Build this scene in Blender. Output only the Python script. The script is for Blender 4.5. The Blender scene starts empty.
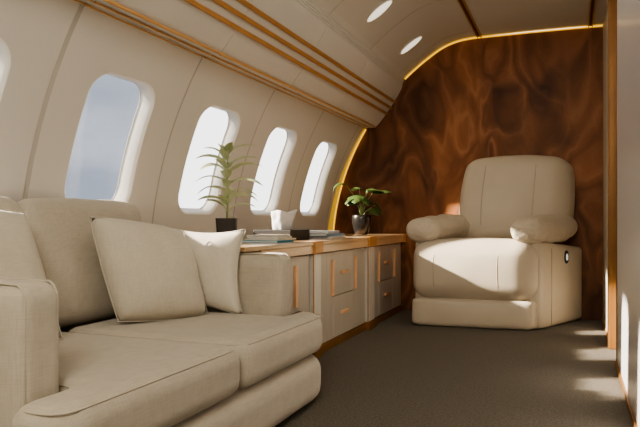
import bpy, bmesh, math, random
from mathutils import Vector, Matrix, noise
random.seed(7)
sc = bpy.context.scene
COL = sc.collection
PI = math.pi

# ------------------------------------------------------------------ helpers
def link(name, bm, mats, parent=None, smooth=True, loc=None):
    me = bpy.data.meshes.new(name)
    bmesh.ops.recalc_face_normals(bm, faces=bm.faces)
    if smooth:
        for f in bm.faces: f.smooth = True
    bm.to_mesh(me); bm.free()
    o = bpy.data.objects.new(name, me); COL.objects.link(o)
    if not isinstance(mats, (list, tuple)): mats = [mats]
    for m in mats: me.materials.append(m)
    if parent is not None:
        o.parent = parent
    if loc is not None: o.location = loc
    return o

def sharp(o, ang=35):
    me = o.data
    bm = bmesh.new(); bm.from_mesh(me)
    for e in bm.edges:
        if len(e.link_faces) == 2 and e.calc_face_angle(0) > math.radians(ang):
            e.smooth = False
    bm.to_mesh(me); bm.free()
    return o

def thing(name, label, cat, loc=(0, 0, 0), group=None):
    o = bpy.data.objects.new(name, None); COL.objects.link(o)
    o.location = loc; o.empty_display_size = .05
    o['label'] = label; o['category'] = cat
    if group: o['group'] = group
    return o

def struct(o, label=None, cat=None):
    o['kind'] = 'structure'
    if label: o['label'] = label
    if cat: o['category'] = cat
    return o

def shift(bm, v):
    for p in bm.verts: p.co += Vector(v)

def add_box(bm, x0, x1, y0, y1, z0, z1, bev=0.0, seg=2, mi=0):
    b2 = bmesh.new()
    bmesh.ops.create_cube(b2, size=1)
    for v in b2.verts:
        v.co = Vector(((x0 + x1) / 2 + v.co.x * (x1 - x0), (y0 + y1) / 2 + v.co.y * (y1 - y0), (z0 + z1) / 2 + v.co.z * (z1 - z0)))
    if bev > 0:
        bmesh.ops.bevel(b2, geom=list(b2.edges), offset=bev, segments=seg, affect='EDGES', profile=.5)
    merge(bm, b2, mi)

def merge(bm, b2, mi=0):
    vm = [bm.verts.new(v.co) for v in b2.verts]
    b2.verts.index_update()
    for f in b2.faces:
        nf = bm.faces.new([vm[v.index] for v in f.verts]); nf.material_index = mi
    b2.free()

def box(x0, x1, y0, y1, z0, z1, bev=.004, seg=2):
    bm = bmesh.new(); add_box(bm, x0, x1, y0, y1, z0, z1, bev, seg); return bm

def tube(bm, pts, r, n=8, cap=True, closed=False):
    rings = []
    N = len(pts)
    pts = [Vector(p) for p in pts]
    up = Vector((0.123, .321, .94)).normalized()
    for i, p in enumerate(pts):
        if closed: t = pts[(i + 1) % N] - pts[i - 1]
        else: t = pts[min(i + 1, N - 1)] - pts[max(i - 1, 0)]
        t.normalize()
        a = t.cross(up)
        if a.length < .05: a = t.cross(Vector((1, 0, 0)))
        a.normalize(); b = t.cross(a)
        rr = r[i] if isinstance(r, (list, tuple)) else r
        rings.append([bm.verts.new(p + (a * math.cos(2 * PI * k / n) + b * math.sin(2 * PI * k / n)) * rr) for k in range(n)])
    for i in range(N if closed else N - 1):
        A, B = rings[i], rings[(i + 1) % N]
        for k in range(n):
            bm.faces.new((A[k], A[(k + 1) % n], B[(k + 1) % n], B[k]))
    if cap and not closed:
        bm.faces.new(rings[0][::-1]); bm.faces.new(rings[-1])

def soft_box(sx, sy, sz, r, n=10, puff=(0, 0, 0), wrinkle=0, wscale=6, seed=0):
    """rounded box centred on the origin; faces may bulge by puff."""
    bm = bmesh.new()
    bmesh.ops.create_cube(bm, size=2)
    bmesh.ops.subdivide_edges(bm, edges=list(bm.edges), cuts=n * 2, use_grid_fill=True)
    h = Vector((sx / 2, sy / 2, sz / 2))
    rr = [min(r, h[i] * .999) for i in range(3)]
    for v in bm.verts:
        q = v.co.copy()
        # concentrate samples toward the edges
        q2 = Vector([math.copysign(abs(c) ** .8, c) if abs(c) > 1e-6 else 0 for c in q])
        p = Vector([q2[i] * h[i] for i in range(3)])
        inner = Vector([max(-(h[i] - rr[i]), min(h[i] - rr[i], p[i])) for i in range(3)])
        d = p - inner
        dn = Vector([d[i] / rr[i] for i in range(3)])
        if dn.length > 1e-6:
            # push onto a unit ball
            m = max(abs(c) for c in dn)
            dn = dn.normalized() * 1.0 if m > .999 else dn
            p = inner + Vector([dn[i] * rr[i] for i in range(3)])
        for i in range(3):
            if puff[i]:
                j, k = (i + 1) % 3, (i + 2) % 3
                w = max(0, 1 - (p[j] / h[j]) ** 2) * max(0, 1 - (p[k] / h[k]) ** 2)
                p[i] += math.copysign(1, p[i]) * puff[i] * w * min(1, abs(p[i]) / (h[i] * .6))
        if wrinkle:
            nz = noise.noise(Vector(p) * wscale + Vector((seed, 0, 0)))
            nz2 = noise.noise(Vector(p) * wscale * 2.3 + Vector((0, seed, 0)))
            p += p.normalized() * (nz + .5 * nz2) * wrinkle
        v.co = p
    return bm

def rot(bm, M):
    for v in bm.verts: v.co = M @ v.co

def round_poly(pts, radii, n=6):
    out = []
    N = len(pts)
    for i in range(N):
        p0, p, p1 = Vector(pts[i - 1]), Vector(pts[i]), Vector(pts[(i + 1) % N])
        r = radii[i] if isinstance(radii, (list, tuple)) else radii
        a, b = (p0 - p), (p1 - p)
        r = min(r, a.length * .49, b.length * .49)
        a.normalize(); b.normalize()
        A, B = p + a * r, p + b * r
        for k in range(n + 1):
            t = k / n
            out.append((A * (1 - t) ** 2 + p * 2 * t * (1 - t) + B * t * t))
    return out

def inset(poly, d):
    N = len(poly); out = []
    for i in range(N):
        e0 = (poly[i] - poly[i - 1]); e1 = (poly[(i + 1) % N] - poly[i])
        if e0.length < 1e-9: e0 = e1
        if e1.length < 1e-9: e1 = e0
        e0 = e0.normalized(); e1 = e1.normalized()
        n0 = Vector((-e0.y, e0.x)); n1 = Vector((-e1.y, e1.x))
        nn = n0 + n1
        if nn.length < 1e-6: nn = n0
        nn.normalize()
        c = max(.5, nn.dot(n0))
        out.append(poly[i] + nn * d / c)
    return out

def slab(poly, z0, z1, r, dome=0.0, seg=6, bulge=0.0):
    """outline (CCW) to a padded slab with rounded upper and lower edges."""
    bm = bmesh.new()
    prof = []
    for k in range(seg + 1):
        a = -PI / 2 + PI / 2 * k / seg
        prof.append((r * (1 - math.cos(a)), z0 + r + r * math.sin(a)))
    for k in range(1, 4):
        t = k / 4
        prof.append((-bulge * math.sin(PI * t), z0 + r + (z1 - z0 - 2 * r) * t))
    for k in range(seg + 1):
        a = PI / 2 * k / seg
        prof.append((r * (1 - math.cos(a)), z1 - r + r * math.sin(a)))
    for k in range(1, 5):
        t = k / 4
        prof.append((r + .045 * t, z1 + dome * math.sin(t * PI / 2)))
    rings = []
    for (d, z) in prof:
        rings.append([bm.verts.new((p.x, p.y, z)) for p in inset(poly, d)])
    N = len(poly)
    for A, B in zip(rings, rings[1:]):
        for i in range(N):
            bm.faces.new((A[i], A[(i + 1) % N], B[(i + 1) % N], B[i]))
    bm.faces.new(rings[0][::-1]); bm.faces.new(rings[-1])
    return bm

def lathe(bm, prof, n=32, c=(0, 0)):
    rings = []
    for (r, z) in prof:
        rings.append([bm.verts.new((c[0] + r * math.cos(2 * PI * k / n), c[1] + r * math.sin(2 * PI * k / n), z)) for k in range(n)])
    for A, B in zip(rings, rings[1:]):
        for k in range(n):
            bm.faces.new((A[k], A[(k + 1) % n], B[(k + 1) % n], B[k]))
    bm.faces.new(rings[0][::-1]); bm.faces.new(rings[-1])

def extrude_xz(bm, prof, ys, mi=0, closed=False):
    """open (x,z) profile carried along the given list of y (or (y, [offset profile]))."""
    rows = []
    for y in ys:
        rows.append([bm.verts.new((x, y, z)) for (x, z) in prof])
    fs = []
    n = len(prof)
    for A, B in zip(rows, rows[1:]):
        for i in range(n if closed else n - 1):
            f = bm.faces.new((A[i], A[(i + 1) % n], B[(i + 1) % n], B[i])); f.material_index = mi; fs.append(f)
    if closed:
        bm.faces.new(rows[0][::-1]); bm.faces.new(rows[-1])
    return fs

def pad(pts, z0, z1, r, corner, crown=.007, seg=5):
    """padded prism over an outline; corner = {index: radius} rounds single upright edges first."""
    bm = bmesh.new()
    a = [bm.verts.new((x, y, z0)) for x, y in pts]; b = [bm.verts.new((x, y, z1)) for x, y in pts]
    bm.faces.new(a[::-1]); bm.faces.new(b); n = len(pts)
    for i in range(n): bm.faces.new((a[i], a[(i + 1) % n], b[(i + 1) % n], b[i]))
    for i, rad in corner.items():
        P = Vector(pts[i])
        es = [e for e in bm.edges if all((v.co.xy - P).length < 1e-5 for v in e.verts)]
        bmesh.ops.bevel(bm, geom=es, offset=rad, segments=7, affect='EDGES', profile=.5)
    bm.normal_update()
    es = [e for e in bm.edges if len(e.link_faces) == 2 and (e.calc_face_angle(0) > .6)]
    bmesh.ops.bevel(bm, geom=es, offset=r, segments=seg, affect='EDGES', profile=.5, clamp_overlap=False)
    bm.normal_update()
    top = [f for f in bm.faces if f.normal.z > .999 and f.calc_area() > .02]
    bmesh.ops.triangulate(bm, faces=[f for f in bm.faces if len(f.verts) > 4])
    return bm

def weighted(o):
    m = o.modifiers.new('wn', 'WEIGHTED_NORMAL'); m.keep_sharp = True; m.weight = 80
    return o

# ------------------------------------------------------------------ materials
def mat(name, col, rough=.5, metal=0.0, spec=None, coat=0.0, emit=None, emit_s=0.0, sheen=0.0):
    m = bpy.data.materials.new(name); m.use_nodes = True
    b = m.node_tree.nodes['Principled BSDF']
    b.inputs['Base Color'].default_value = (*col, 1)
    b.inputs['Roughness'].default_value = rough
    b.inputs['Metallic'].default_value = metal
    if spec is not None: b.inputs['Specular IOR Level'].default_value = spec
    if coat: b.inputs['Coat Weight'].default_value = coat; b.inputs['Coat Roughness'].default_value = .12
    if sheen: b.inputs['Sheen Weight'].default_value = sheen
    if emit: b.inputs['Emission Color'].default_value = (*emit, 1); b.inputs['Emission Strength'].default_value = emit_s
    return m

def N(m, t, **kw):
    n = m.node_tree.nodes.new(t)
    for k, v in kw.items(): setattr(n, k, v)
    return n

def L(m, a, b): m.node_tree.links.new(a, b)

def ramp(m, stops):
    r = N(m, 'ShaderNodeValToRGB'); e = r.color_ramp.elements
    e[0].position, e[0].color = stops[0][0], (*stops[0][1], 1)
    e[1].position, e[1].color = stops[1][0], (*stops[1][1], 1)
    for p, c in stops[2:]:
        x = e.new(p); x.color = (*c, 1)
    return r

def mottled(m, c1, c2, scale=3, detail=3, bump=0, bscale=60, stretch=(1, 1, 1), coord='Object', bdist=.01):
    b = m.node_tree.nodes['Principled BSDF']
    tc = N(m, 'ShaderNodeTexCoord'); mp = N(m, 'ShaderNodeMapping'); mp.inputs['Scale'].default_value = stretch
    L(m, tc.outputs[coord], mp.inputs['Vector'])
    nz = N(m, 'ShaderNodeTexNoise'); nz.inputs['Scale'].default_value = scale; nz.inputs['Detail'].default_value = detail
    L(m, mp.outputs[0], nz.inputs['Vector'])
    r = ramp(m, [(.3, c1), (.7, c2)]); L(m, nz.outputs['Fac'], r.inputs[0]); L(m, r.outputs[0], b.inputs['Base Color'])
    if bump:
        n2 = N(m, 'ShaderNodeTexNoise'); n2.inputs['Scale'].default_value = bscale; n2.inputs['Detail'].default_value = 2
        L(m, mp.outputs[0], n2.inputs['Vector'])
        bp = N(m, 'ShaderNodeBump'); bp.inputs['Strength'].default_value = bump; bp.inputs['Distance'].default_value = bdist
        L(m, n2.outputs['Fac'], bp.inputs['Height']); L(m, bp.outputs[0], b.inputs['Normal'])
    return m

def woven(name, c1, c2, scale=260, bump=.25, rough=.9, sheen=.2):
    """plain weave cloth: two crossed wave textures plus slub noise."""
    m = mat(name, c1, rough, spec=.2, sheen=sheen)
    b = m.node_tree.nodes['Principled BSDF']
    tc = N(m, 'ShaderNodeTexCoord')
    outs = []
    for st in ((1, .06, .06), (.06, 1, .06), (.06, .06, 1)):
        mp = N(m, 'ShaderNodeMapping'); mp.inputs['Scale'].default_value = st
        L(m, tc.outputs['Object'], mp.inputs['Vector'])
        nz = N(m, 'ShaderNodeTexNoise'); nz.inputs['Scale'].default_value = scale; nz.inputs['Detail'].default_value = 1.5
        L(m, mp.outputs[0], nz.inputs['Vector']); outs.append(nz.outputs['Fac'])
    a1 = N(m, 'ShaderNodeMath', operation='ADD'); L(m, outs[0], a1.inputs[0]); L(m, outs[1], a1.inputs[1])
    a2 = N(m, 'ShaderNodeMath', operation='ADD'); L(m, a1.outputs[0], a2.inputs[0]); L(m, outs[2], a2.inputs[1])
    a3 = N(m, 'ShaderNodeMath', operation='MULTIPLY'); L(m, a2.outputs[0], a3.inputs[0]); a3.inputs[1].default_value = .333
    r = ramp(m, [(.36, c1), (.64, c2)]); L(m, a3.outputs[0], r.inputs[0]); L(m, r.outputs[0], b.inputs['Base Color'])
    bp = N(m, 'ShaderNodeBump'); bp.inputs['Strength'].default_value = bump; bp.inputs['Distance'].default_value = .004
    L(m, a3.outputs[0], bp.inputs['Height']); L(m, bp.outputs[0], b.inputs['Normal'])
    return m

def burl(name):
    m = mat(name, (.1, .04, .02), .5, spec=.25)
    b = m.node_tree.nodes['Principled BSDF']
    tc = N(m, 'ShaderNodeTexCoord')
    mp = N(m, 'ShaderNodeMapping'); mp.inputs['Scale'].default_value = (1.25, 1, .62); mp.inputs['Location'].default_value = (3.3, 0, 1.7)
    L(m, tc.outputs['Object'], mp.inputs['Vector'])
    # two rounds of domain warping make the swirling walnut figure
    def warp(vec, scale, amt, detail=2):
        nz = N(m, 'ShaderNodeTexNoise'); nz.inputs['Scale'].default_value = scale; nz.inputs['Detail'].default_value = detail
        L(m, vec, nz.inputs['Vector'])
        s = N(m, 'ShaderNodeVectorMath', operation='SUBTRACT'); L(m, nz.outputs['Color'], s.inputs[0]); s.inputs[1].default_value = (.5, .5, .5)
        k = N(m, 'ShaderNodeVectorMath', operation='SCALE'); L(m, s.outputs[0], k.inputs[0]); k.inputs['Scale'].default_value = amt
        a = N(m, 'ShaderNodeVectorMath', operation='ADD'); L(m, vec, a.inputs[0]); L(m, k.outputs[0], a.inputs[1])
        return a.outputs[0]
    v = warp(mp.outputs[0], 1.2, 1.0, 2)
    v = warp(v, 3.4, .30, 2)
    nz = N(m, 'ShaderNodeTexNoise'); nz.inputs['Scale'].default_value = 1.9; nz.inputs['Detail'].default_value = 1.2; L(m, v, nz.inputs['Vector'])
    mul = N(m, 'ShaderNodeMath', operation='MULTIPLY'); L(m, nz.outputs['Fac'], mul.inputs[0]); mul.inputs[1].default_value = 48
    sn = N(m, 'ShaderNodeMath', operation='SINE'); L(m, mul.outputs[0], sn.inputs[0])
    mr = N(m, 'ShaderNodeMapRange'); L(m, sn.outputs[0], mr.inputs['Value']); mr.inputs['From Min'].default_value = -1
    r1 = ramp(m, [(0, (.20,.08,.032)), (1, (.35,.155,.070)), (.4, (.25,.105,.043)), (.85, (.29,.123,.052))])
    L(m, mr.outputs[0], r1.inputs[0])
    n2 = N(m, 'ShaderNodeTexNoise'); n2.inputs['Scale'].default_value = 1.7; n2.inputs['Detail'].default_value = 2; L(m, v, n2.inputs['Vector'])
    r2 = ramp(m, [(.36, (.34, .31, .29)), (.58, (1.15, 1.1, 1.05)), (.46, (.75, .71, .69))]); L(m, n2.outputs['Fac'], r2.inputs[0])
    mx = N(m, 'ShaderNodeMixRGB', blend_type='MULTIPLY'); mx.inputs[0].default_value = .9; L(m, r1.outputs[0], mx.inputs[1]); L(m, r2.outputs[0], mx.inputs[2])
    # fine pores
    n3 = N(m, 'ShaderNodeTexNoise'); n3.inputs['Scale'].default_value = 45; n3.inputs['Detail'].default_value = 3; L(m, v, n3.inputs['Vector'])
    r3 = ramp(m, [(.3, (.72, .7, .68)), (.6, (1.1, 1.1, 1.1))]); L(m, n3.outputs['Fac'], r3.inputs[0])
    m2 = N(m, 'ShaderNodeMixRGB', blend_type='MULTIPLY'); m2.inputs[0].default_value = .3; L(m, mx.outputs[0], m2.inputs[1]); L(m, r3.outputs[0], m2.inputs[2])
    L(m, m2.outputs[0], b.inputs['Base Color'])
    return m

def pane_glass(name):
    m = bpy.data.materials.new(name); m.use_nodes = True
    nt = m.node_tree; nt.nodes.clear()
    o = N(m, 'ShaderNodeOutputMaterial'); t = N(m, 'ShaderNodeBsdfTransparent'); g = N(m, 'ShaderNodeBsdfGlossy'); mx = N(m, 'ShaderNodeMixShader')
    t.inputs[0].default_value = (.96, .97, .98, 1); g.inputs['Roughness'].default_value = .03
    lw = N(m, 'ShaderNodeLayerWeight'); pw = N(m, 'ShaderNodeMath', operation='POWER'); L(m, lw.outputs['Facing'], pw.inputs[0]); pw.inputs[1].default_value = 5
    fr = N(m, 'ShaderNodeMath', operation='MULTIPLY_ADD'); L(m, pw.outputs[0], fr.inputs[0]); fr.inputs[1].default_value = .25; fr.inputs[2].default_value = .03
    L(m, fr.outputs[0], mx.inputs[0]); L(m, t.outputs[0], mx.inputs[1]); L(m, g.outputs[0], mx.inputs[2]); L(m, mx.outputs[0], o.inputs[0])
    return m

M_liner = mottled(mat('cream_liner', (.66, .58, .47), .45, spec=.35), (.67, .63, .565), (.695, .655, .59), 1.5, 2, .03, 400, bdist=.002)
M_groove = mottled(mat('seam_shadow', (.47, .42, .35), .7), (.46, .42, .36), (.48, .44, .38), 3, 1)
M_ceiling = mottled(mat('ceiling_panel', (.62, .55, .45), .5, spec=.3), (.64, .60, .53), (.68, .64, .57), 1.2, 2)
M_reveal = mottled(mat('window_reveal', (.78, .74, .67), .5), (.88, .85, .79), (.91, .88, .82), 3, 1)
M_bronze = mottled(mat('copper_bronze', (.55, .27, .09), .42, .3), (.50, .25, .085), (.58, .30, .11), 8, 2)
M_line = mottled(mat('bounce_lit_bronze', (.7, .4, .15), .42, .2), (.66, .37, .14), (.74, .43, .17), 8, 2)  # bronze lightened in colour to stand in for bounce light from below
M_post = mottled(mat('brown_bronze_post', (.26, .12, .035), .4, .4), (.23, .105, .03), (.29, .14, .042), 5, 2)
M_handle = mottled(mat('rose_copper', (.78, .42, .22), .32, .6), (.80, .50, .29), (.86, .56, .35), 10, 2)
M_gold = mottled(mat('gold_edge', (.80, .50, .09), .3, .8), (.76, .47, .08), (.84, .54, .11), 6, 2)
M_brown = mottled(mat('brown_frame', (.16, .065, .02), .4, .5), (.14, .055, .016), (.19, .08, .026), 6, 2)
M_led = mat('amber_light_strip', (.8, .5, .1), .5, emit=(1, .66, .10), emit_s=2.0)
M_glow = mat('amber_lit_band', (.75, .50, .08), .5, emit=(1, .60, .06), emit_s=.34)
M_burl = burl('walnut_burl')
M_white = mottled(mat('white_lacquer', (.70, .67, .66), .28, spec=.5), (.69, .66, .65), (.71, .685, .67), 1.5, 1)
M_cream2 = mottled(mat('partition_cream', (.62, .55, .45), .45), (.60, .53, .43), (.64, .57, .47), 1.5, 1)
M_pane = pane_glass('window_glass')
M_gasket = mat('window_gasket', (.35, .33, .31), .6)
M_lens = mat('downlight_lens', (.9, .88, .82), .4, emit=(1, .90, .76), emit_s=.95)

# carpet
M_carpet = mat('carpet', (.14, .12, .09), .97, spec=.1, sheen=.15)
mottled(M_carpet, (.075, .059, .038), (.17, .138, .094), 110, 5, .9, 260, bdist=.01)

M_sofa = woven('sofa_linen', (.44, .385, .302), (.515, .455, .365), 420, .25)
M_pillow = woven('pillow_linen', (.515, .46, .365), (.59, .53, .43), 450, .25)
M_pillow2 = woven('pale_pillow_linen', (.58, .525, .43), (.65, .595, .50), 450, .25)
M_leather = mottled(mat('cream_leather', (.62, .54, .43), .42, spec=.4), (.545, .465, .36), (.585, .505, .395), 5, 3, .12, 140, bdist=.003)
M_pad = mottled(mat('creased_leather', (.62, .54, .43), .42, spec=.4), (.545, .465, .36), (.585, .505, .395), 5, 3, .9, 26, (1, 2.2, 1.5), bdist=.012)
M_stitch = mat('leather_stitch', (.44, .36, .27), .6)
M_black = mottled(mat('black_plastic', (.012, .012, .013), .35), (.01, .01, .011), (.016, .016, .017), 12, 2)
M_whitep = mat('white_button', (.85, .85, .84), .35, emit=(1, 1, 1), emit_s=.25)

def brushed(name, c1, c2):
    m = mat(name, c1, .42, .25, spec=.5)
    return mottled(m, c1, c2, 14, 3, .05, 60, (6, 6, .35), bdist=.003)
M_door = brushed('taupe_brushed_front', (.50, .45, .375), (.58, .53, .45))
M_pilaster = brushed('pale_brushed_post', (.70, .66, .59), (.76, .72, .65))
M_gap = mat('dark_gap', (.05, .04, .03), .8)
M_oak = mottled(mat('honey_veneer', (.55, .34, .17), .35, coat=.3), (.56, .36, .19), (.68, .46, .26), 5, 5, 0, 0, (6, .5, 6))
M_oaktop = mottled(mat('honey_veneer_top', (.55, .34, .17), .3, coat=.35), (.52, .33, .17), (.64, .43, .24), 5, 5, 0, 0, (6, .5, 6))
M_plinth = mottled(mat('bronze_plinth', (.40, .20, .065), .38, .8), (.36, .18, .055), (.44, .23, .08), 6, 2)

# ------------------------------------------------------------------ shell
CZ, R = .45, 1.815
Y0, YW = -1.29, 4.87
SEAMS = [1.71 + .75 * k for k in range(-4, 5)]       # -1.29 ... 4.71
def cyl(phi, y, r=R): return Vector((-r * math.cos(phi), y, CZ + r * math.sin(phi)))
PH_FLOOR = math.asin(-CZ / R); PH_LO, PH_HI = .309 - .195, .309 + .195
PH_BIN = math.asin((1.50 - CZ) / R); PH_COVE = math.asin((1.80 - CZ) / R)
PHC = .309; HY, HS, RC = .197, .281, .10

def rrect(hy, hs, rc, n=9):
    out = []
    for (cx, cy, a0) in ((hy - rc, hs - rc, 0), (-(hy - rc), hs - rc, 90), (-(hy - rc), -(hs - rc), 180), (hy - rc, -(hs - rc), 270)):
        for k in range(n + 1):
            a = math.radians(a0 + 90 * k / n)
            out.append((cx + rc * math.cos(a), cy + rc * math.sin(a)))
        # straight run subdivisions toward next corner
        nx = {0: (-(hy - rc), hs), 90: (-hy, -(hs - rc)), 180: (hy - rc, -hs), 270: (hy, hs - rc)}[a0]
        lx, ly = out[-1]
        for k in range(1, 6):
            t = k / 6
            out.append((lx + (nx[0] - lx) * t, ly + (nx[1] - ly) * t))
    return out

bm = bmesh.new()
def strip(y0, y1, p0, p1, n=10, r0=R, r1=R, mi=0):
    A = [bm.verts.new(cyl(p0 + (p1 - p0) * k / n, y0, r0)) for k in range(n + 1)]
    B = [bm.verts.new(cyl(p0 + (p1 - p0) * k / n, y1, r1)) for k in range(n + 1)]
    for k in range(n):
        f = bm.faces.new((A[k], A[k + 1], B[k + 1], B[k])); f.material_index = mi
window_ys = []
for i, s in enumerate(SEAMS):
    g = .011 if abs(s - 1.71) < .01 else .005
    if i < len(SEAMS) - 1:
        g2 = .011 if abs(SEAMS[i + 1] - 1.71) < .01 else .005
        ya, yb = s + g, SEAMS[i + 1] - g2
        strip(ya, yb, PH_FLOOR - .05, PH_LO)
        strip(ya, yb, PH_HI, PH_COVE + .02, 16)
        if s < .9:
            strip(ya, yb, PH_LO, PH_HI)
        else:
            yc = s + .375; window_ys.append(yc)
            inner = rrect(HY, HS, RC)
            hs = (PH_HI - PH_LO) / 2 * R
            outer = []
            for (a, b_) in inner:
                # ray to the bay's rectangle
                sc_ = min((yb - yc if a > 0 else yc - ya) / abs(a) if abs(a) > 1e-6 else 1e9, hs / abs(b_) if abs(b_) > 1e-6 else 1e9)
                outer.append((a * sc_, b_ * sc_))
            rings = []
            for k in range(6):
                t = k / 5
                rings.append([bm.verts.new(cyl(PHC + (p[1] * (1 - t) + q[1] * t) / R, yc + p[0] * (1 - t) + q[0] * t)) for p, q in zip(inner, outer)])
            n = len(inner)
            for A, B in zip(rings, rings[1:]):
                for k in range(n):
                    bm.faces.new((A[k], A[(k + 1) % n], B[(k + 1) % n], B[k]))
            # fill the four corners left by the ray casting
            onside = [abs(abs(q[1]) - hs) > 1e-6 for q in outer]      # True on an upright side
            for k in range(n):
                k2 = (k + 1) % n
                if onside[k] != onside[k2]:
                    m_ = (outer[k][0] + outer[k2][0], outer[k][1] + outer[k2][1])
                    v = bm.verts.new(cyl(PHC + math.copysign(hs, m_[1]) / R, yb if m_[0] > 0 else ya))
                    bm.faces.new((rings[-1][k], rings[-1][k2], v))
    # groove
    dp = .0045 if g > .01 else .0022
    strip(s - g - .014 if i else s, s + g + .014, PH_FLOOR - .05, PH_COVE + .02, 40, R + dp, R + dp, 1)
strip(SEAMS[-1] + .005, YW, PH_FLOOR - .05, PH_COVE + .02, 30)
struct(link('wall_left', bm, [M_liner, M_groove]))

for wi, yc in enumerate(window_ys):
    w = bpy.data.objects.new('window_%d' % (wi + 1), None); COL.objects.link(w)
    w.location = cyl(PHC, yc); struct(w); base = w.location.copy()
    bm = bmesh.new()
    prof = [(0, 0, 0), (.004, .0015, .0), (.008, .005, .0), (.011, .011, .0), (.019, .050, 0), (.022, .062, 0)]
    rings = []
    for (d, dr, _) in prof:
        o_ = rrect(HY - d, HS - d, max(.03, RC - d * .6))
        rings.append([bm.verts.new(cyl(PHC + q / R, yc + p, R + dr) - base) for p, q in o_])
    n = len(rings[0])
    for A, B in zip(rings, rings[1:]):
        for k in range(n): bm.faces.new((A[k], A[(k + 1) % n], B[(k + 1) % n], B[k]))
    link('window_frame', bm, M_reveal, w)
    bm = bmesh.new()
    tube(bm, [cyl(PHC + q / R, yc + p, R + .060) - base for p, q in rrect(HY - .0205, HS - .0205, RC - .013)], .0025, 6, closed=True)
    link('window_gasket', bm, M_gasket, w)
    bm = bmesh.new()
    o_ = rrect(HY - .0205, HS - .0205, RC - .013)
    ring0 = None
    c = None
    rr = []
    for t in (1, .8, .6, .4, .2):
        rr.append([bm.verts.new(cyl(PHC + q * t / R, yc + p * t, R + .060) - base) for p, q in o_])
    for A, B in zip(rr, rr[1:]):
        for k in range(len(A)): bm.faces.new((A[k], A[(k + 1) % len(A)], B[(k + 1) % len(A)], B[k]))
    bm.faces.new(rr[-1])
    link('window_pane', bm, M_pane, w)

# ceiling: cove plus flat crown
cove = []
PH_E = 1.02
for k in range(17):
    p = PH_COVE + (PH_E - PH_COVE) * k / 16
    v = cyl(p, 0); cove.append((v.x, v.z))
xe, ze = cove[-1]; xc = xe + (2.066 - ze) / math.cos(PH_E) * math.sin(PH_E)
for k in range(1, 13):
    t = k / 12
    cove.append((xe * (1 - t) ** 2 + xc * 2 * t * (1 - t) - .655 * t * t, ze * (1 - t) ** 2 + 2.066 * (2 * t * (1 - t) + t * t)))
bm = bmesh.new()
ctr = Vector((-.2, 1.0))
def outw(p, d):
    v = Vector((p[0], p[1])) - Vector((0, CZ)); v.normalize(); return (p[0] + v.x * d, p[1] + v.y * d)
for i, s in enumerate(SEAMS):
    g = .003
    nxt = SEAMS[i + 1] if i + 1 < len(SEAMS) else YW
    extrude_xz(bm, cove, [s + g, nxt - (g if i + 1 < len(SEAMS) else 0)])
    for (ya, yb, oa, ob) in ((s - g, s, 0, .01), (s, s + g, .01, 0)):
        A = [bm.verts.new((outw(p, oa)[0], ya, outw(p, oa)[1])) for p in cove]
        B = [bm.verts.new((outw(p, ob)[0], yb, outw(p, ob)[1])) for p in cove]
        for k in range(len(cove) - 1):
            f = bm.faces.new((A[k], A[k + 1], B[k + 1], B[k])); f.material_index = 1
extrude_xz(bm, [(-.655, 2.066), (-.3, 2.067), (0, 2.064), (.34, 2.058)], [Y0, YW])
struct(link('ceiling', bm, [M_ceiling, M_groove]))

# bronze ceiling inlays
def ceil_strip(name, xc, z):
    bm = bmesh.new()
    add_box(bm, xc - .017, xc - .009, Y0, YW - .004, z - .012, z + .004, .002, mi=0)
    add_box(bm, xc + .009, xc + .017, Y0, YW - .004, z - .012, z + .004, .002, mi=0)
    add_box(bm, xc - .009, xc + .009, Y0, YW - .004, z - .004, z + .003, 0, mi=1)
    struct(sharp(link(name, bm, [M_gold, M_brown])))
ceil_strip('trim_1', -.640, 2.064)
ceil_strip('trim_2', .120, 2.060)

# far wall
prof = []
for k in range(41):
    p = PH_FLOOR + (PH_E - PH_FLOOR) * k / 40
    v = cyl(p, 0); prof.append((v.x, v.z))
prof += cove[17:] + [(.34, 2.058), (.34, 0)]
bm = bmesh.new()
A = [bm.verts.new((x, YW, z)) for x, z in prof]; B = [bm.verts.new((x, YW + .04, z)) for x, z in prof]
bm.faces.new(A); bm.faces.new(B[::-1])
for k in range(len(A)): bm.faces.new((A[k], A[(k + 1) % len(A)], B[(k + 1) % len(A)], B[k]))
struct(link('wall_far', bm, M_burl, smooth=False))

# amber lit edge of the far wall, lower side and overhead
def led(name, pts, width_gold, inward=.004):
    bm = bmesh.new()
    def off(p, d):
        v = (Vector(p) - Vector((-.2, .7))).normalized(); return (p[0] - v.x * d, p[1] - v.y * d)
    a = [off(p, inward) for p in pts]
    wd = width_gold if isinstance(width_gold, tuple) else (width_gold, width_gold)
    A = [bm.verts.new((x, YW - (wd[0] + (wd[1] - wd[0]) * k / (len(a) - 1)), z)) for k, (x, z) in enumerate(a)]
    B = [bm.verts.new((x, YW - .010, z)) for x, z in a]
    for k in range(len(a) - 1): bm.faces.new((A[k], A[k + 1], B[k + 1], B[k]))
    b = [off(p, inward + .003) for p in pts]
    extrude_xz(bm, b, [YW - .010, YW - .001], 1)
    extrude_xz(bm, [p for p in b], [YW - .0105, YW - .010], 0)
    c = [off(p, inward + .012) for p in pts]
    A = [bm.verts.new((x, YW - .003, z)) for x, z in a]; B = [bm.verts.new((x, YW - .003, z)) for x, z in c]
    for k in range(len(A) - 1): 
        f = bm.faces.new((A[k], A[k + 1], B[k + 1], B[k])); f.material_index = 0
    struct(link(name, bm, [M_glow, M_led]))
lowp = [((lambda v: (v.x, v.z))(cyl(math.asin((z - CZ) / R), 0))) for z in [.595 + (1.425 - .595) * k / 24 for k in range(25)]]
led('trim_3', lowp, (.115, .035))
led('trim_4', cove + [(-.3, 2.067), (0, 2.064), (.2, 2.06)], .03)

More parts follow.
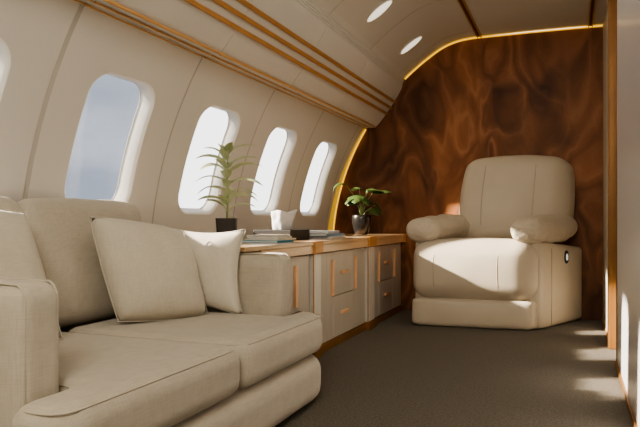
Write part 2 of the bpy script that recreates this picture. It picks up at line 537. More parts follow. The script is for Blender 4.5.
bm = bmesh.new(); add_box(bm, -1.9, .6, Y0, YW + .04, -.05, 0); struct(link('floor', bm, M_carpet, smooth=False))
struct(link('wall_right', box(.202, .30, Y0, 3.39, 0, 2.066, .004), M_white, smooth=False))
struct(link('wall_right_far', box(.200, .30, 3.90, YW, 0, 2.066, .002), M_cream2, smooth=False))
struct(link('wall_rear', box(-1.9, .34, Y0 - .05, Y0, 0, 2.1, 0), M_cream2, smooth=False))
bm = bmesh.new(); add_box(bm, .186, .30, 3.80, 3.90, 0, 2.062, .003)
add_box(bm, .182, .188, 3.825, 3.835, 0, 2.06, 0)
struct(link('trim_5', bm, M_post, smooth=False))
struct(link('trim_6', box(.198, .206, 3.385, 3.398, 0, 2.062, .001), M_brown, smooth=False))
struct(link('doorway_light_block', box(.26, .30, 3.392, 3.80, 0, 2.062, .002), M_cream2, smooth=False))  # unseen panel added in the doorway gap to keep outside light out
struct(link('baseboard_right', box(.192, .203, Y0, 3.392, 0, .022, .002), M_post, smooth=False))
struct(link('baseboard_right_far', box(.194, .201, 3.90, YW - .001, 0, .018, .002), M_bronze, smooth=False))

# ------------------------------------------------------------------ overhead bins
bin_prof = [(-1.214, 1.803), (-1.213, 1.793), (-1.218, 1.792), (-1.2175, 1.779), (-1.2225, 1.778), (-1.222, 1.765), (-1.227, 1.764), (-1.2265, 1.752), (-1.2300, 1.751)]
front = [(-1.2285, 1.742), (-1.238, 1.715), (-1.262, 1.672), (-1.292, 1.625), (-1.325, 1.575), (-1.362, 1.525), (-1.395, 1.485), (-1.425, 1.450), (-1.442, 1.436)]
under = [(-1.455, 1.4305), (-1.50, 1.429), (-1.585, 1.43)]
bp = bin_prof + front + under + [(-1.60, 1.60), (-1.36, 1.74)]
BIN_END = {3: YW - .002}
mods = [(.96, 1.71), (1.71, 2.46), (2.46, 3.21), (3.21, 3.96), (3.96, 4.868)]
blabels = ['cream overhead bin at the top left corner, directly above the sofa end nearest the viewer',
           'cream overhead bin with three bronze rails above the first full window over the sofa',
           'cream overhead bin with bronze rails above the window behind the tall leafy plant',
           'cream overhead bin with bronze rails above the window behind the white tissue',
           'cream overhead bin with bronze rails that meets the dark walnut wall']
def rail_pt(p, d):
    v = Vector((p[0] + 1.5, p[1] - 1.75)); return p
for (ya, yb), lab in zip(mods, blabels):
    t = thing('overhead_bin', lab, 'overhead bin', (-1.4, (ya + yb) / 2, 1.43), 'overhead bins along the windows')
    lo = Vector(t.location)
    bm = bmesh.new(); extrude_xz(bm, bp, [ya + .0012, yb - .0012], closed=True); shift(bm, -lo)
    sharp(link('bin_shell', bm, M_liner, t), 30)
    for (x, z) in ((-1.292, 1.622), (-1.3215, 1.578), (-1.352, 1.534)):
        bm = bmesh.new()
        nx, nz = .83, -.56        # outward normal of the bin front
        tx, tz = .56, .83
        pr = []
        for (a, b_) in ((-.0105, -.006), (-.0105, .005), (-.007, .0085), (.007, .0085), (.0105, .005), (.0105, -.006)):
            pr.append((x + tx * a + nx * b_, z + tz * a + nz * b_))
        extrude_xz(bm, pr, [ya + .0008, yb - .0008], closed=True); shift(bm, -lo)
        sharp(link('bronze_rail', bm, M_bronze, t), 40)
    for (x, z, rr) in ((-1.442, 1.434, .0068), (-1.482, 1.4275, .0040), (-1.521, 1.424, .0036)):
        bm = bmesh.new()
        k = .007
        tube(bm, [(x, ya + .0008, z), (x, ya + .02, z), (x + .004, ya + .05, z - .003), (x + .004, yb - .05, z - .003), (x, yb - .018, z), (x - k * .5, yb - .0008, z + .002)], [rr * 1.25, rr * 1.25, rr, rr, rr, rr], 8)
        shift(bm, -lo)
        link('trim_line', bm, M_line, t)

# downlights in the cove
for (y, lab) in ((4.41, 'round white recessed downlight in the curved ceiling, nearest the walnut wall'), (3.62, 'round white recessed downlight in the curved ceiling, higher one at the top edge')):
    ph = math.atan2(1.93 - CZ, 1.053)
    c = cyl(ph, y); t = thing('downlight', lab, 'downlight', c, 'recessed ceiling downlights')
    nrm = Vector((math.cos(ph), 0, -math.sin(ph)))      # toward the room
    ax = Vector((0, 1, 0)); ay = nrm.cross(ax)
    def disc(r, h, n=40):
        v0 = []
        for k in range(n):
            a = 2 * PI * k / n
            p = ax * math.cos(a) * r * .66 + ay * math.sin(a) * r * 1.1
            # sit on the curved surface
            q = c + p; rad = math.hypot(q.x, q.z - CZ); s = (R - h) / rad
            q = Vector((q.x * s, q.y, CZ + (q.z - CZ) * s)) - c
            v0.append(q)
        return v0
    bm = bmesh.new(); tube(bm, disc(.086, .002), .005, 8, closed=True); link('ring', bm, M_liner, t)
    bm = bmesh.new()
    rings = [[bm.verts.new(p) for p in disc(r, h)] for r, h in ((.083, .002), (.05, .004), (.02, .004))]
    for A, B in zip(rings, rings[1:]):
        for k in range(len(A)): bm.faces.new((A[k], A[(k + 1) % len(A)], B[(k + 1) % len(A)], B[k]))
    bm.faces.new(rings[-1]); link('lens', bm, M_lens, t)

# ------------------------------------------------------------------ cabinets and worktop
XF = -1.222
def pull_v(parent, y, z0, z1, lo):
    bm = bmesh.new(); add_box(bm, XF - .001, XF + .015, y - .012, y + .012, z0, z1, .004)
    shift(bm, -lo); link('handle', bm, M_handle, parent, smooth=False)
def pull_h(parent, y0, y1, z, lo):
    bm = bmesh.new(); add_box(bm, XF - .001, XF + .016, y0 + .01, y1 - .01, z - .009, z + .009, .004)
    shift(bm, -lo); link('handle', bm, M_handle, parent, smooth=False)
def cabinet(ya, yb, pil, lab, layout):
    t = thing('cabinet', lab, 'cabinet', (-1.5, (ya + yb) / 2, 0), 'low cabinets along the window wall'); lo = Vector(t.location)
    bm = bmesh.new(); add_box(bm, -1.72, XF - .018, ya + .001, yb - .001, .0, .529, 0); shift(bm, -lo); link('carcass', bm, M_gap, t, smooth=False)
    bm = bmesh.new(); add_box(bm, XF - .03, XF + .004, ya + .001, yb - .001, 0.001, .045, .003); shift(bm, -lo); link('plinth', bm, M_plinth, t, smooth=False)
    def panel(name, y0, y1, z0, z1):
        bm = bmesh.new(); add_box(bm, XF - .018, XF, y0 + .002, y1 - .002, z0 + .002, z1 - .002, .0025)
        shift(bm, -lo); return link(name, bm, M_door, t, smooth=False)
    def sub(fn, p, *a):
        fn(p, *a, lo)
    Z0, Z1 = .047, .527
    for it in layout:
        if it[0] == 'door':
            p = panel('door', it[1], it[2], Z0, Z1)
            pull_v(p, it[3], .285, .484, lo)
        else:
            y0, y1 = it[1], it[2]
            p = panel('drawer', y0, y1, .28, Z1); pull_h(p, (y0 + y1) / 2 - .07, (y0 + y1) / 2 + .07, .405, lo)
            p = panel('drawer', y0, y1, Z0, .28); pull_h(p, (y0 + y1) / 2 - .07, (y0 + y1) / 2 + .07, .178, lo)
    if pil:
        for (p0, p1) in pil:
            bm = bmesh.new(); add_box(bm, XF - .02, XF + .018, p0, p1, .052, .528, .003); shift(bm, -lo); q = link('pilaster', bm, M_pilaster, t, smooth=False)
            bm = bmesh.new(); add_box(bm, XF + .013, XF + .0192, p0 - .003, p0 + .003, .05, .529, .001); shift(bm, -lo); link('bronze_edge', bm, M_bronze, q, smooth=False)
            bm = bmesh.new(); add_box(bm, XF - .02, XF + .030, p0 - .004, p1 + .004, .001, .052, .003); shift(bm, -lo); link('pilaster_foot', bm, M_plinth, q, smooth=False)
cabinet(2.40, 2.965, None, 'low taupe cabinet with one copper pull, just behind the sofa arm', [('door', 2.402, 2.72, 2.47), ('door', 2.72, 2.960, 2.776)])
cabinet(2.966, 3.885, [(2.975, 3.075)], 'taupe cabinet of drawers and doors below the tissue box and magazines', [('door', 3.08, 3.30, 3.278), ('drawers', 3.30, 3.65), ('door', 3.65, 3.88, 3.672)])
cabinet(3.886, 4.866, [(3.895, 4.035)], 'taupe cabinet below the dark round pot, touching the walnut wall', [('door', 4.04, 4.20, 4.182), ('drawers', 4.20, 4.56), ('door', 4.56, 4.80, 4.585)])

t = thing('worktop', 'long honey veneer worktop running over the low cabinets below the windows', 'worktop', (-1.5, 3.6, .53)); lo = Vector(t.location)
bm = bmesh.new(); add_box(bm, -1.795, XF + .022, 2.245, 4.867, .5725, .592, .003); shift(bm, -lo); link('top_board', bm, M_oaktop, t, smooth=False)
bm = bmesh.new(); add_box(bm, XF - .05, XF + .018, 2.394, 4.867, .5305, .5723, .002); add_box(bm, -1.795, XF - .05, 2.394, 2.42, .5305, .5723, .002); shift(bm, -lo); link('fascia', bm, M_oak, t, smooth=False)
for (p0, p1) in ((2.968, 3.078), (3.888, 4.045), (4.80, 4.866)):
    bm = bmesh.new(); add_box(bm, XF - .02, XF + .030, p0, p1, .5300, .5935, .002); shift(bm, -lo); link('bronze_band', bm, M_bronze, t, smooth=False)

# ------------------------------------------------------------------ sofa
t = thing('sofa', 'beige linen sofa with low arms and two deep seat cushions under the windows', 'sofa', (-1.35, 1.66, 0)); lo = Vector(t.location); sofa = t
SX = -.885
bpts = [(-1.78, .985), (-1.06, .985), (-1.06, .935), (SX, .935), (SX, 2.372), (-1.06, 2.372), (-1.06, 2.345), (-1.78, 2.345)]
bm = pad(bpts, .010, .187, .06, {3: .10, 4: .14}, 0); shift(bm, -lo); weighted(link('base', bm, M_sofa, t))
for (y0, y1) in ((.985, 1.108), (2.232, 2.352)):
    bm = soft_box(.76, y1 - y0, .564, .035, 8, (0.0, .004, .003)); shift(bm, Vector((-1.80 + .38, (y0 + y1) / 2, .284)) - lo)
    a = link('arm', bm, M_sofa, t)
    bm = bmesh.new()
    for yy in (y0 + .017, y1 - .017):
        pts = [(-1.0465, yy, .05), (-1.0465, yy, .52)] + [(-1.0465 - .03 * (1 - math.cos(q)), yy, .534 + .033 * math.sin(q)) for q in (0.3, .8, 1.25)] + [(-1.12, yy, .5665), (-1.6, yy, .5665)]
        tube(bm, pts, .0028, 6)
    shift(bm, -lo); link('piping', bm, M_sofa, a)
# back frame
bm = soft_box(.10, 1.12, .60, .03, 6); rot(bm, Matrix.Rotation(math.radians(-3), 4, 'Y')); shift(bm, Vector((-1.745, 1.67, .33)) - lo); link('back_frame', bm, M_sofa, t)
# T-shaped seat cushions
near = [(-1.60, 1.114), (-1.040, 1.114), (-1.040, .930), (SX, .930), (SX, 1.660), (-1.60, 1.660)]
far = [(-1.60, 1.664), (SX, 1.664), (SX, 2.374), (-1.040, 2.374), (-1.040, 2.226), (-1.60, 2.226)]
for poly, cr in ((near, {3: .09}), (far, {2: .12})):
    bm = pad(poly, .188, .340, .052, cr, .008); shift(bm, -lo); c = weighted(link('seat_cushion', bm, M_sofa, t))
    rad = [.07, .03, .072, .12, .07, .07] if poly is near else [.07, .07, .15, .072, .03, .07]
    bm = bmesh.new(); ins = inset([Vector(p) for p in round_poly(poly, rad, 7)], .016)
    tube(bm, [(p.x, p.y, .3262) for p in ins], .0022, 6, closed=True); shift(bm, -lo); link('piping', bm, M_sofa, c)
# back cushions
for (y0, y1, sd) in ((1.112, 1.592, 3), (1.596, 2.205, 9)):
    bm = soft_box(.125, y1 - y0, .435, .05, 12, (.035, .006, .012), .004, 5, sd)
    for v in bm.verts:          # leaner at the top
        f = (v.co.z + .2) / .4
        v.co.x *= 1.06 - .35 * max(0, f)
    rot(bm, Matrix.Rotation(math.radians(-9), 4, 'Y'))
    shift(bm, Vector((-1.672, (y0 + y1) / 2, .553)) - lo); c = link('back_cushion', bm, M_sofa, t)

# throw pillows
def pillow(name, label, cen, wv, uv, thick, m, w, h, seed, wr=.006, pinch=.10, taper=0.0):
    bm = bmesh.new(); n = 22
    wv = Vector(wv).normalized(); uv = Vector(uv).normalized(); nv = wv.cross(uv).normalized()
    front = {}; back = {}
    for i in range(n + 1):
        for j in range(n + 1):
            u = -1 + 2 * i / n; v = -1 + 2 * j / n
            x = u * w / 2 * (1 - pinch * (1 - v * v) * abs(u) ** 3); z = v * h / 2 * (1 - pinch * (1 - u * u) * abs(v) ** 3)
            z *= 1 - taper * u
            cr = max(0, (abs(u) ** 4) * (abs(v) ** 4)) * .035; x *= 1 - cr; z *= 1 - cr
            tt = thick / 2 * (max(0, 1 - abs(u) ** 2.4) * max(0, 1 - abs(v) ** 2.4)) ** .55
            nzv = (noise.noise(Vector((x * 9, z * 9, seed))) + .5 * noise.noise(Vector((x * 22, z * 14, seed + 5)))) * wr
            edge = (i in (0, n) or j in (0, n))
            P = lambda s: bm.verts.new(wv * x + uv * z + nv * (s * (tt + (0 if edge else nzv))))
            front[i, j] = P(1); back[i, j] = front[i, j] if edge else P(-1)
    for i in range(n):
        for j in range(n):
            bm.faces.new((front[i, j], front[i + 1, j], front[i + 1, j + 1], front[i, j + 1]))
            bm.faces.new((back[i, j], back[i, j + 1], back[i + 1, j + 1], back[i + 1, j]))
    o = link(name, bm, m, loc=cen); o['label'] = label; o['category'] = 'pillow'; o['group'] = 'throw pillows on the sofa'
    bm = bmesh.new()
    path = [(u, -1) for u in [-1 + 2 * k / 16 for k in range(16)]] + [(1, v) for v in [-1 + 2 * k / 16 for k in range(16)]] + [(-u, 1) for u in [-1 + 2 * k / 16 for k in range(16)]] + [(-1, -v) for v in [-1 + 2 * k / 16 for k in range(16)]]
    tube(bm, [wv * (u * w / 2 * (1 - pinch * (1 - v * v) * abs(u) ** 3)) + uv * (v * (1 - taper * u) * h / 2 * (1 - pinch * (1 - u * u) * abs(v) ** 3)) for u, v in path], .0018, 6, closed=True)
    link('seam', bm, m, o)
    return o
pillow('throw_pillow', 'beige square throw pillow standing in front, leaning on the paler pillow', (-1.418, 1.938, .517), (.150, .34, -.035), (-.11, .0, .32), .175, M_pillow, .372, .360, 2.0, .010, -.035, .05)
pillow('throw_pillow', 'paler cream throw pillow propped against the far sofa arm', (-1.372, 2.172, .508), (.33, .03, -.02), (0.0, .06, 1), .105, M_pillow2, .40, .34, 7.0, .004, .17)
pillow('throw_pillow', 'beige throw pillow half hidden behind the near sofa arm', (-1.530, 1.310, .552), (.07, .345, -.03), (-.14, .0, .365), .15, M_pillow, .39, .41, 12.0, .006, .02)

# ------------------------------------------------------------------ recliner (slightly skewed plan)
t = thing('recliner', 'plump cream leather recliner standing before the walnut wall', 'armchair', (-.62, 4.18, 0)); lo = Vector(t.location)
WV, DV = Vector((.9970, .077, 0)), Vector((.424, .9056, 0))
def plan(bm):
    for v in bm.verts:
        a, b_, z = v.co
        v.co = WV * a + DV * b_ + Vector((0, 0, z))
def cpart(name, bm, parent=t, m=None):
    plan(bm); return link(name, bm, m or M_leather, parent)
# footrest
bm = soft_box(.765, .17, .182, .03, 8, (.003, .012, .004), .002, 9, 1); shift(bm, (-.004, .102, .096)); fr = cpart('footrest', bm)
# front and seat
bm = soft_box(.772, .31, .375, .10, 14, (.006, .040, .022), .003, 6, 4); shift(bm, (-.004, .148, .374)); seat = cpart('seat_cushion', bm)
bm = soft_box(.56, .46, .20, .05, 8, (0, 0, .02), .003, 6, 6); shift(bm, (0, .36, .452)); cpart('seat', bm)
# body under the seat and side panels
bm = soft_box(.56, .50, .36, .02, 4); shift(bm, (0, .41, .19)); cpart('chassis', bm)
for s in (-1, 1):
    bm = soft_box(.145, .60, .56, .028, 10, (.004, .004, 0), .0015, 6, 2 + s)
    shift(bm, (s * .332, .382, .286))
    for v in bm.verts:
        if v.co.z > .3: v.co.z -= (v.co.z - .3) / .27 * .055 * max(0, (v.co.y - .08) / .6)
    sp = cpart('side_panel', bm)
    bm = bmesh.new()
    tube(bm, [(s * .407, .215, .02), (s * .409, .215, .25), (s * .409, .215, .5), (s * .395, .215, .548)], .0022, 6); cpart('seam', bm, sp, M_stitch)
    if s == 1:
        # power control
        bm = bmesh.new(); cy, cz = .42, .452
        pts = [(.4085, cy + .022 * math.sin(2 * PI * k / 24), cz + .038 * math.cos(2 * PI * k / 24)) for k in range(24)]
        tube(bm, pts, .0065, 8, closed=True); v = [bm.verts.new((.409, p[1], p[2])) for p in pts]; bm.faces.new(v)
        ctl = cpart('control_plate', bm, sp, M_black)
        bm = soft_box(.012, .018, .045, .0055, 3); shift(bm, (.412, cy, cz)); cpart('button', bm, sp, M_whitep)
    # padded armrest
    bm = soft_box(.215, .54, .155, .075, 16, (.010, .012, .014), .008, 10, 20 + s)
    rot(bm, Matrix.Rotation(math.radians(3), 4, 'X')); shift(bm, (s * .335, .285, .642))
    pad = cpart('armrest', bm, t, M_pad)
    bm = bmesh.new()
    pts = [(s * .333 + .108 * math.cos(q) * (1 if abs(math.cos(q)) < .7 else 1), .275 + .258 * math.sin(q), .610 + .012 * math.sin(q)) for q in [2 * PI * k / 40 for k in range(40)]]
    pts = [(s * .333 + math.copysign(abs(math.cos(q)) ** .55, math.cos(q)) * .1035, .275 + math.copysign(abs(math.sin(q)) ** .55, math.sin(q)) * .252, .615 + .013 * math.sin(q)) for q in [2 * PI * k / 48 for k in range(48)]]
    tube(bm, pts, .004, 6, closed=True); cpart('seam', bm, pad, M_stitch)
# lumbar roll and backrest
bm = soft_box(.50, .16, .16, .07, 8, (.0, .012, .012), .003, 6, 3); shift(bm, (.0, .50, .625)); cpart('lumbar_cushion', bm)
bm = soft_box(.72, .21, .60, .085, 14, (.006, .03, .012), .002, 5, 5)
for v in bm.verts:
    f = max(0, v.co.z / .3); v.co.x *= 1 - .09 * f * f
    if v.co.z > .15: v.co.z -= .022 * (v.co.x / .36) ** 2 * ((v.co.z - .15) / .15)
rot(bm, Matrix.Rotation(math.radians(-9), 4, 'X')); shift(bm, (.022, .560, .845)); br = cpart('backrest', bm)
def bpt(x, z):
    y = -.105 - .03 * max(0, 1 - (x / .36) ** 2) * max(0, 1 - (z / .3) ** 2) - .0005
    v = Matrix.Rotation(math.radians(-9), 4, 'X') @ Vector((x, y, z)); return v + Vector((.022, .560, .845))
for sx in (-.17, .17):
    bm = bmesh.new(); tube(bm, [bpt(sx * (1 - .04 * (z / .3) ** 2), z) for z in [-.2 + .42 * k / 12 for k in range(13)]], .0024, 6); cpart('seam', bm, br, M_stitch)
for sx in (-.20, .20):
    bm = bmesh.new()
    pts = []
    for k in range(15):
        z = -.10 + .20 * k / 14
        y = -.155 - .040 * max(0, 1 - (sx / .386) ** 2) * max(0, 1 - (z / .185) ** 2)
        pts.append((sx - .004, .148 + y - .0005, .374 + z))
    tube(bm, pts, .0022, 6); cpart('seam', bm, seat, M_stitch)

# ------------------------------------------------------------------ things on the worktop
ZT = .5925
# tissue box
t = thing('tissue_box', 'wide dark brown tissue box with a white tissue pulled up', 'tissue box', (-1.47, 3.17, ZT)); lo = Vector(t.location)
M_box = mottled(mat('dark_leatherette', (.07, .055, .04), .5), (.022, .018, .013), (.034, .027, .020), 20, 2, .1, 200, bdist=.002)
bm = bmesh.new(); add_box(bm, -.11, .11, -.13, .13, 0.0, .056, .004); link('case', bm, M_box, t, smooth=False)
bm = bmesh.new(); 
ring = [(.045 * math.cos(q), .075 * math.sin(q), .0565) for q in [2 * PI * k / 24 for k in range(24)]]
bm.faces.new([bm.verts.new(p) for p in ring]); link('slot', bm, M_gap, t)
M_tis = mottled(mat('tissue_paper', (.74, .72, .71), .9, spec=.1), (.60, .58, .57), (.66, .64, .63), 20, 2)
M_tis.node_tree.nodes['Principled BSDF'].inputs['Subsurface Weight'].default_value = .0
bm = bmesh.new(); nu, nvv = 40, 14
rows = []
for j in range(nvv + 1):
    f = j / nvv; row = []
    for i in range(nu):
        q = 2 * PI * i / nu
        rx = .045 + .018 * f; ry = .068 + .014 * f * f
        fold = 1 + .09 * math.sin(q * 5 + f * 2) * (.3 + f) + .10 * noise.noise(Vector((math.cos(q) * 2, math.sin(q) * 2, f * 3)))
        z = .054 + .104 * f * (1 + .05 * math.sin(q * 2 + 1) + .07 * math.sin(3 * q) * f)
        row.append(bm.verts.new((rx * fold * math.cos(q) + .01 * f, ry * fold * math.sin(q) + .015 * f * f, z)))
    rows.append(row)
for A, B in zip(rows, rows[1:]):
    for i in range(nu): bm.faces.new((A[i], A[(i + 1) % nu], B[(i + 1) % nu], B[i]))
top2 = [bm.verts.new((v.co.x * .55, v.co.y * .6, v.co.z - .012)) for v in rows[-1]]
for i in range(nu): bm.faces.new((rows[-1][i], rows[-1][(i + 1) % nu], top2[(i + 1) % nu], top2[i]))
bm.faces.new(top2)
link('tissue', bm, M_tis, t)

# books and magazines
def cloth(name, c): return mottled(mat(name, c, .55), tuple(x * .93 for x in c), tuple(min(1, x * 1.05) for x in c), 20, 2)
M_page = mottled(mat('book_pages', (.80, .77, .70), .8), (.76, .73, .66), (.84, .81, .75), 6, 4, 0, 0, (1, 1, 60))
def book(name, label, cat, c, rz, L_, W_, H_, cov, z, group):
    """L_ along x, W_ along y, spine on +x"""
    t = thing(name, label, cat, (c[0], c[1], z), group); t.rotation_euler = (0, 0, math.radians(rz))
    bt = min(.003, H_ * .2)
    bm = bmesh.new()
    add_box(bm, -L_ / 2, L_ / 2, -W_ / 2, W_ / 2, 0, bt, .0006); add_box(bm, -L_ / 2, L_ / 2, -W_ / 2, W_ / 2, H_ - bt, H_, .0006)
    add_box(bm, L_ / 2 - bt, L_ / 2, -W_ / 2, W_ / 2, bt * .5, H_ - bt * .5, .0006)
    link('cover', bm, cov, t, smooth=False)
    bm = bmesh.new(); add_box(bm, -L_ / 2 + .003, L_ / 2 - bt, -W_ / 2 + .003, W_ / 2 - .003, bt * .9, H_ - bt * .9, 0); link('pages', bm, M_page, t, smooth=False)
    return t
gL, gR = 'books stacked at the sofa end of the worktop', 'magazines stacked beyond the tissue box'
z = ZT
specs = [('book', 'bottom book of the left stack, blue edge, beside the tissue box', 'book', (-1.375, 2.80), 2, .19, .20, .010, cloth('blue_cloth', (.06, .30, .42)), gL),
         ('book', 'cream book second from the bottom of the left stack', 'book', (-1.372, 2.825), -3, .18, .20, .008, cloth('cream_cloth', (.72, .62, .46)), gL),
         ('book', 'grey white book third from the bottom of the left stack', 'book', (-1.380, 2.83), 3, .165, .18, .009, cloth('pale_cloth', (.64, .61, .56)), gL),
         ('book', 'tan book lying on top of the left stack', 'book', (-1.385, 2.825), -2, .155, .17, .008, cloth('tan_cloth', (.66, .58, .46)), gL)]
for n_, la, ca, c, rz, a, b_, h, cv, g in specs:
    book(n_, la, ca, c, rz, a, b_, h, cv, z, g); z += h + .0003
z = ZT
specs = [('magazine', 'white magazine at the bottom of the stack between tissue box and round pot', 'magazine', (-1.39, 3.585), 1, .20, .25, .014, cloth('white_gloss', (.70, .69, .67)), gR),
         ('magazine', 'blue spined magazine in the middle of the stack between tissue box and round pot', 'magazine', (-1.395, 3.56), -4, .19, .25, .014, cloth('slate_blue_gloss', (.22, .32, .42)), gR),
         ('magazine', 'grey magazine on top of the stack between tissue box and round pot', 'magazine', (-1.40, 3.55), 4, .18, .23, .014, cloth('grey_gloss', (.55, .55, .54)), gR)]
for n_, la, ca, c, rz, a, b_, h, cv, g in specs:
    book(n_, la, ca, c, rz, a, b_, h, cv, z, g); z += h + .0003

# plants
def leafmat(name, c1, c2, tl=.5):
    m = mat(name, c1, .38, spec=.45)
    mottled(m, c1, c2, 14, 3)
    b = m.node_tree.nodes['Principled BSDF']
    tr = N(m, 'ShaderNodeBsdfTranslucent'); mx = N(m, 'ShaderNodeMixShader'); mx.inputs[0].default_value = tl
    src = b.inputs['Base Color'].links[0].from_socket
    L(m, src, tr.inputs[0]); out = m.node_tree.nodes['Material Output']
    L(m, b.outputs[0], mx.inputs[1]); L(m, tr.outputs[0], mx.inputs[2]); L(m, mx.outputs[0], out.inputs[0])
    return m
M_leaf = leafmat('pale_green_leaf', (.48, .54, .30), (.72, .75, .52))
M_leaf2 = leafmat('deep_green_leaf', (.045, .08, .02), (.13, .19, .055), .2)
M_stem = mottled(mat('green_stem', (.30, .36, .14), .5), (.26, .33, .12), (.36, .42, .18), 10, 2)
M_soil = mottled(mat('potting_soil', (.03, .02, .014), .95), (.02, .014, .01), (.05, .035, .024), 80, 3, .6, 120)
def leaf(bm, base, yaw, length, width, pitch, droop, cup=.25, roll=0.0, seg=10):
    """arched leaf: starts at pitch and falls by droop over its length"""
    p = Vector(base); pts = []
    d = Vector((math.cos(yaw), math.sin(yaw), 0)); side = Vector((-math.sin(yaw), math.cos(yaw), 0))
    a = pitch
    for k in range(seg + 1):
        f = k / seg
        tan = d * math.cos(a) + Vector((0, 0, 1)) * math.sin(a)
        nr = tan.cross(side) * -1
        s = side * math.cos(roll) + nr * math.sin(roll)
        w = width / 2 * (math.sin(PI * min(1, f * .94 + .06) ** .8)) ** .8 if f < 1 else 0
        pts.append((p.copy(), s, nr, w))
        p = p + tan * (length / seg); a -= droop / seg
    rows = []
    for (p, s, nr, w) in pts:
        row = []
        for u in (-1, -.5, 0, .5, 1):
            row.append(bm.verts.new(p + s * (u * w) + nr * (cup * w * (u * u))))
        rows.append(row)
    for A, B in zip(rows, rows[1:]):
        for i in range(4): bm.faces.new((A[i], A[i + 1], B[i + 1], B[i]))

t = thing('potted_plant', 'tall plant of arching pale leaves in a square black pot by the sofa', 'plant', (-1.545, 2.70, ZT))
M_pot = mottled(mat('charcoal_pot', (.035, .031, .029), .5), (.03, .027, .025), (.043, .038, .035), 15, 2)
bm = bmesh.new()
def sqr(h, z, n=4):
    return [Vector((p.x, p.y, z)) for p in round_poly([(-h, -h), (h, -h), (h, h), (-h, h)], .012, n)]
prf = [(.040, 0), (.043, .003), (.0495, .112), (.0505, .116), (.046, .116), (.045, .095)]
rings = [[bm.verts.new(p) for p in sqr(h, z)] for h, z in prf]
for A, B in zip(rings, rings[1:]):
    for k in range(len(A)): bm.faces.new((A[k], A[(k + 1) % len(A)], B[(k + 1) % len(A)], B[k]))
bm.faces.new(rings[0][::-1]); rot(bm, Matrix.Rotation(math.radians(24), 4, 'Z')); sharp(link('pot', bm, M_pot, t), 40)
bm = bmesh.new(); bm.faces.new([bm.verts.new(p) for p in sqr(.0455, .098)]); rot(bm, Matrix.Rotation(math.radians(24), 4, 'Z')); link('soil', bm, M_soil, t)
bm = bmesh.new(); tube(bm, [(0, 0, .09), (.004, 0, .18), (.0, .004, .30), (.004, .002, .42)], [.006, .005, .004, .003], 8); link('stem', bm, M_stem, t)
bm = bmesh.new()
ry = math.radians(21.5)
whorls = [(.16, .15, .9), (.20, .16, .75), (.245, .17, .7), (.29, .17, .7), (.335, .17, .72), (.375, .165, .8), (.41, .14, .95)]
for wi, (z, ln, pt) in enumerate(whorls):
    for s in (0, PI):
        yaw = ry + s + random.uniform(-.35, .35) + (.5 if wi % 2 else -.35) * .6
        leaf(bm, (0, 0, z + random.uniform(-.012, .012)), yaw, ln * random.uniform(1.0, 1.22), .047, pt + random.uniform(-.12, .12), 1.5 + random.uniform(-.25, .3), .3, random.uniform(-.5, .5))
    for s in (PI / 2, -PI / 2):
        leaf(bm, (0, 0, z + .02), ry + s + random.uniform(-.6, .6), ln * .62, .04, pt + .35, 1.5, .3, random.uniform(-.3, .3))
for k in range(4):
    leaf(bm, (0, 0, .42), ry + k * PI / 2 + .6, .075, .034, 1.25, .9, .35)
fo = link('foliage', bm, M_leaf, t)

t = thing('potted_plant', 'small dark leafy plant in a round metallic pot before the walnut wall', 'plant', (-1.435, 4.475, ZT))
M_pot2 = mottled(mat('gunmetal_pot', (.14, .125, .11), .28, .75), (.06, .053, .047), (.085, .075, .067), 9, 2)
bm = bmesh.new(); lathe(bm, [(.040, 0), (.046, .004), (.056, .03), (.066, .075), (.070, .108), (.0695, .130), (.066, .143), (.063, .146), (.059, .140), (.058, .12)], 40)
link('pot', bm, M_pot2, t)
bm = bmesh.new(); bm.faces.new([bm.verts.new((.0585 * math.cos(2 * PI * k / 30), .0585 * math.sin(2 * PI * k / 30), .124)) for k in range(30)]); link('soil', bm, M_soil, t)
bm = bmesh.new(); bs = bmesh.new()
#         (yaw deg rel. to the picture plane, stem tip offset, height, length, width, pitch, droop)
lv = [(180, -.085, .36, .15, .060, .65, 2.6), (165, -.02, .30, .10, .07, -.1, 1.2), (-30, .03, .32, .15, .06, .35, 1.0), (0, .06, .31, .15, .055, .35, .7),
      (200, -.03, .255, .08, .06, .1, 1.3), (-20, .05, .26, .11, .062, -.2, 1.2), (-60, .0, .29, .12, .075, -.3, 1.0), (60, .03, .33, .10, .06, .4, 1.2),
      (-100, -.03, .30, .12, .075, -.2, 1.1), (10, .075, .23, .10, .055, -.4, 1.2), (-140, -.045, .27, .10, .06, .2, 1.5), (120, -.01, .34, .10, .055, .5, 1.6), (-45, .055, .21, .09, .06, -.2, 1.2)]
for (yw, ox, h, ln, wd, pt, dr) in lv:
    ox *= 1.2; h = .12 + (h - .12) * 1.14; ln *= .98; wd *= 1.7
    yw = ry + math.radians(yw)
    tip = Vector((ox * math.cos(ry), ox * math.sin(ry), h - .03))
    tip += Vector((math.cos(yw), math.sin(yw), 0)) * .01
    tube(bs, [(0, 0, .12), Vector((tip.x * .35, tip.y * .35, .12 + (tip.z - .12) * .6)), tip], [.003, .0025, .002], 6)
    leaf(bm, tip, yw, ln, wd, pt, dr, .25, random.uniform(-.35, .35))
link('stem', bs, M_stem, t); link('foliage', bm, M_leaf2, t)

# ------------------------------------------------------------------ camera
cam = bpy.data.cameras.new('camera'); co = bpy.data.objects.new('camera', cam); COL.objects.link(co)
cam.sensor_width = 36; cam.lens = 36; cam.shift_y = 6.5 / 640; cam.clip_start = .02
co.location = (0, 0, .70); co.rotation_euler = (PI / 2, 0, math.atan(252 / 640)); sc.camera = co

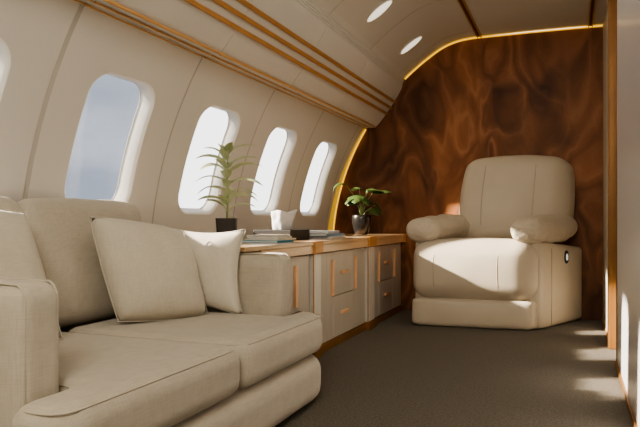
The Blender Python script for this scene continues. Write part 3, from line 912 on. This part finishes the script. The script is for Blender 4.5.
# ------------------------------------------------------------------ light
sd = bpy.data.lights.new('sun', 'SUN'); so = bpy.data.objects.new('sun', sd); COL.objects.link(so)
sd.energy = 25; sd.color = (1, .90, .76); sd.angle = math.radians(1.6)
so.rotation_euler = Vector((1, .43, -.475)).to_track_quat('-Z', 'Y').to_euler(); so.location = (-6, 0, 4)

def area(name, loc, direc, sx, sy, e, col):
    d = bpy.data.lights.new(name, 'AREA'); d.shape = 'RECTANGLE'; d.size = sx; d.size_y = sy; d.energy = e; d.color = col
    o = bpy.data.objects.new(name, d); COL.objects.link(o); o.location = loc
    o.rotation_euler = Vector(direc).to_track_quat('-Z', 'Y').to_euler(); return o
area('fill_light_rear', (-.15, -.6, 1.95), (-1, 1.5, -.75), .8, .9, 54, (1, .94, .81))  # unseen fill light added behind the camera, aimed at the left wall
area('fill_light_middle', (-.28, 2.5, 2.05), (0, 0, -1), .5, 3.2, 8, (1, .92, .78))  # added overhead fill light, no fixture belongs to it
for y in (4.41, 3.62):
    d = bpy.data.lights.new('downlight_lamp', 'SPOT'); d.energy = 5; d.color = (1, .88, .7); d.spot_size = math.radians(100); d.spot_blend = 1; d.shadow_soft_size = .06
    o = bpy.data.objects.new('downlight_lamp', d); COL.objects.link(o); o.location = (-1.03, y, 1.90); o.rotation_euler = Vector((.45, 0, -1)).to_track_quat('-Z', 'Y').to_euler()

# sky: hazy blue with a bright cloud bank ahead of the wing
w = bpy.data.worlds.new('sky'); sc.world = w; w.use_nodes = True
nt = w.node_tree; nt.nodes.clear()
out = nt.nodes.new('ShaderNodeOutputWorld'); bg = nt.nodes.new('ShaderNodeBackground'); nt.links.new(bg.outputs[0], out.inputs[0])
tc = nt.nodes.new('ShaderNodeTexCoord'); sp = nt.nodes.new('ShaderNodeSeparateXYZ'); nt.links.new(tc.outputs['Generated'], sp.inputs[0])
mpn = nt.nodes.new('ShaderNodeMapping'); mpn.inputs['Scale'].default_value = (1, 1, 2.6); nt.links.new(tc.outputs['Generated'], mpn.inputs['Vector'])
nz = nt.nodes.new('ShaderNodeTexNoise'); nz.inputs['Scale'].default_value = 3.2; nz.inputs['Detail'].default_value = 5; nt.links.new(mpn.outputs[0], nz.inputs['Vector'])
mr = nt.nodes.new('ShaderNodeMapRange'); mr.interpolation_type = 'SMOOTHSTEP'; nt.links.new(sp.outputs['Y'], mr.inputs['Value'])
mr.inputs['From Min'].default_value = .79; mr.inputs['From Max'].default_value = .84
ad = nt.nodes.new('ShaderNodeMath'); ad.operation = 'MULTIPLY_ADD'; nt.links.new(nz.outputs['Fac'], ad.inputs[0]); ad.inputs[1].default_value = .5; ad.inputs[2].default_value = -.22
a2 = nt.nodes.new('ShaderNodeMath'); a2.operation = 'ADD'; a2.use_clamp = True; nt.links.new(ad.outputs[0], a2.inputs[0]); nt.links.new(mr.outputs[0], a2.inputs[1])
mx = nt.nodes.new('ShaderNodeMixRGB'); nt.links.new(a2.outputs[0], mx.inputs[0])
mx.inputs[1].default_value = (.43, .48, .57, 1); mx.inputs[2].default_value = (2.6, 2.55, 2.5, 1)
nt.links.new(mx.outputs[0], bg.inputs[0]); bg.inputs[1].default_value = 1.0

sc.view_settings.view_transform = 'AgX'
sc.view_settings.look = 'AgX - Medium High Contrast'
sc.view_settings.exposure = 0
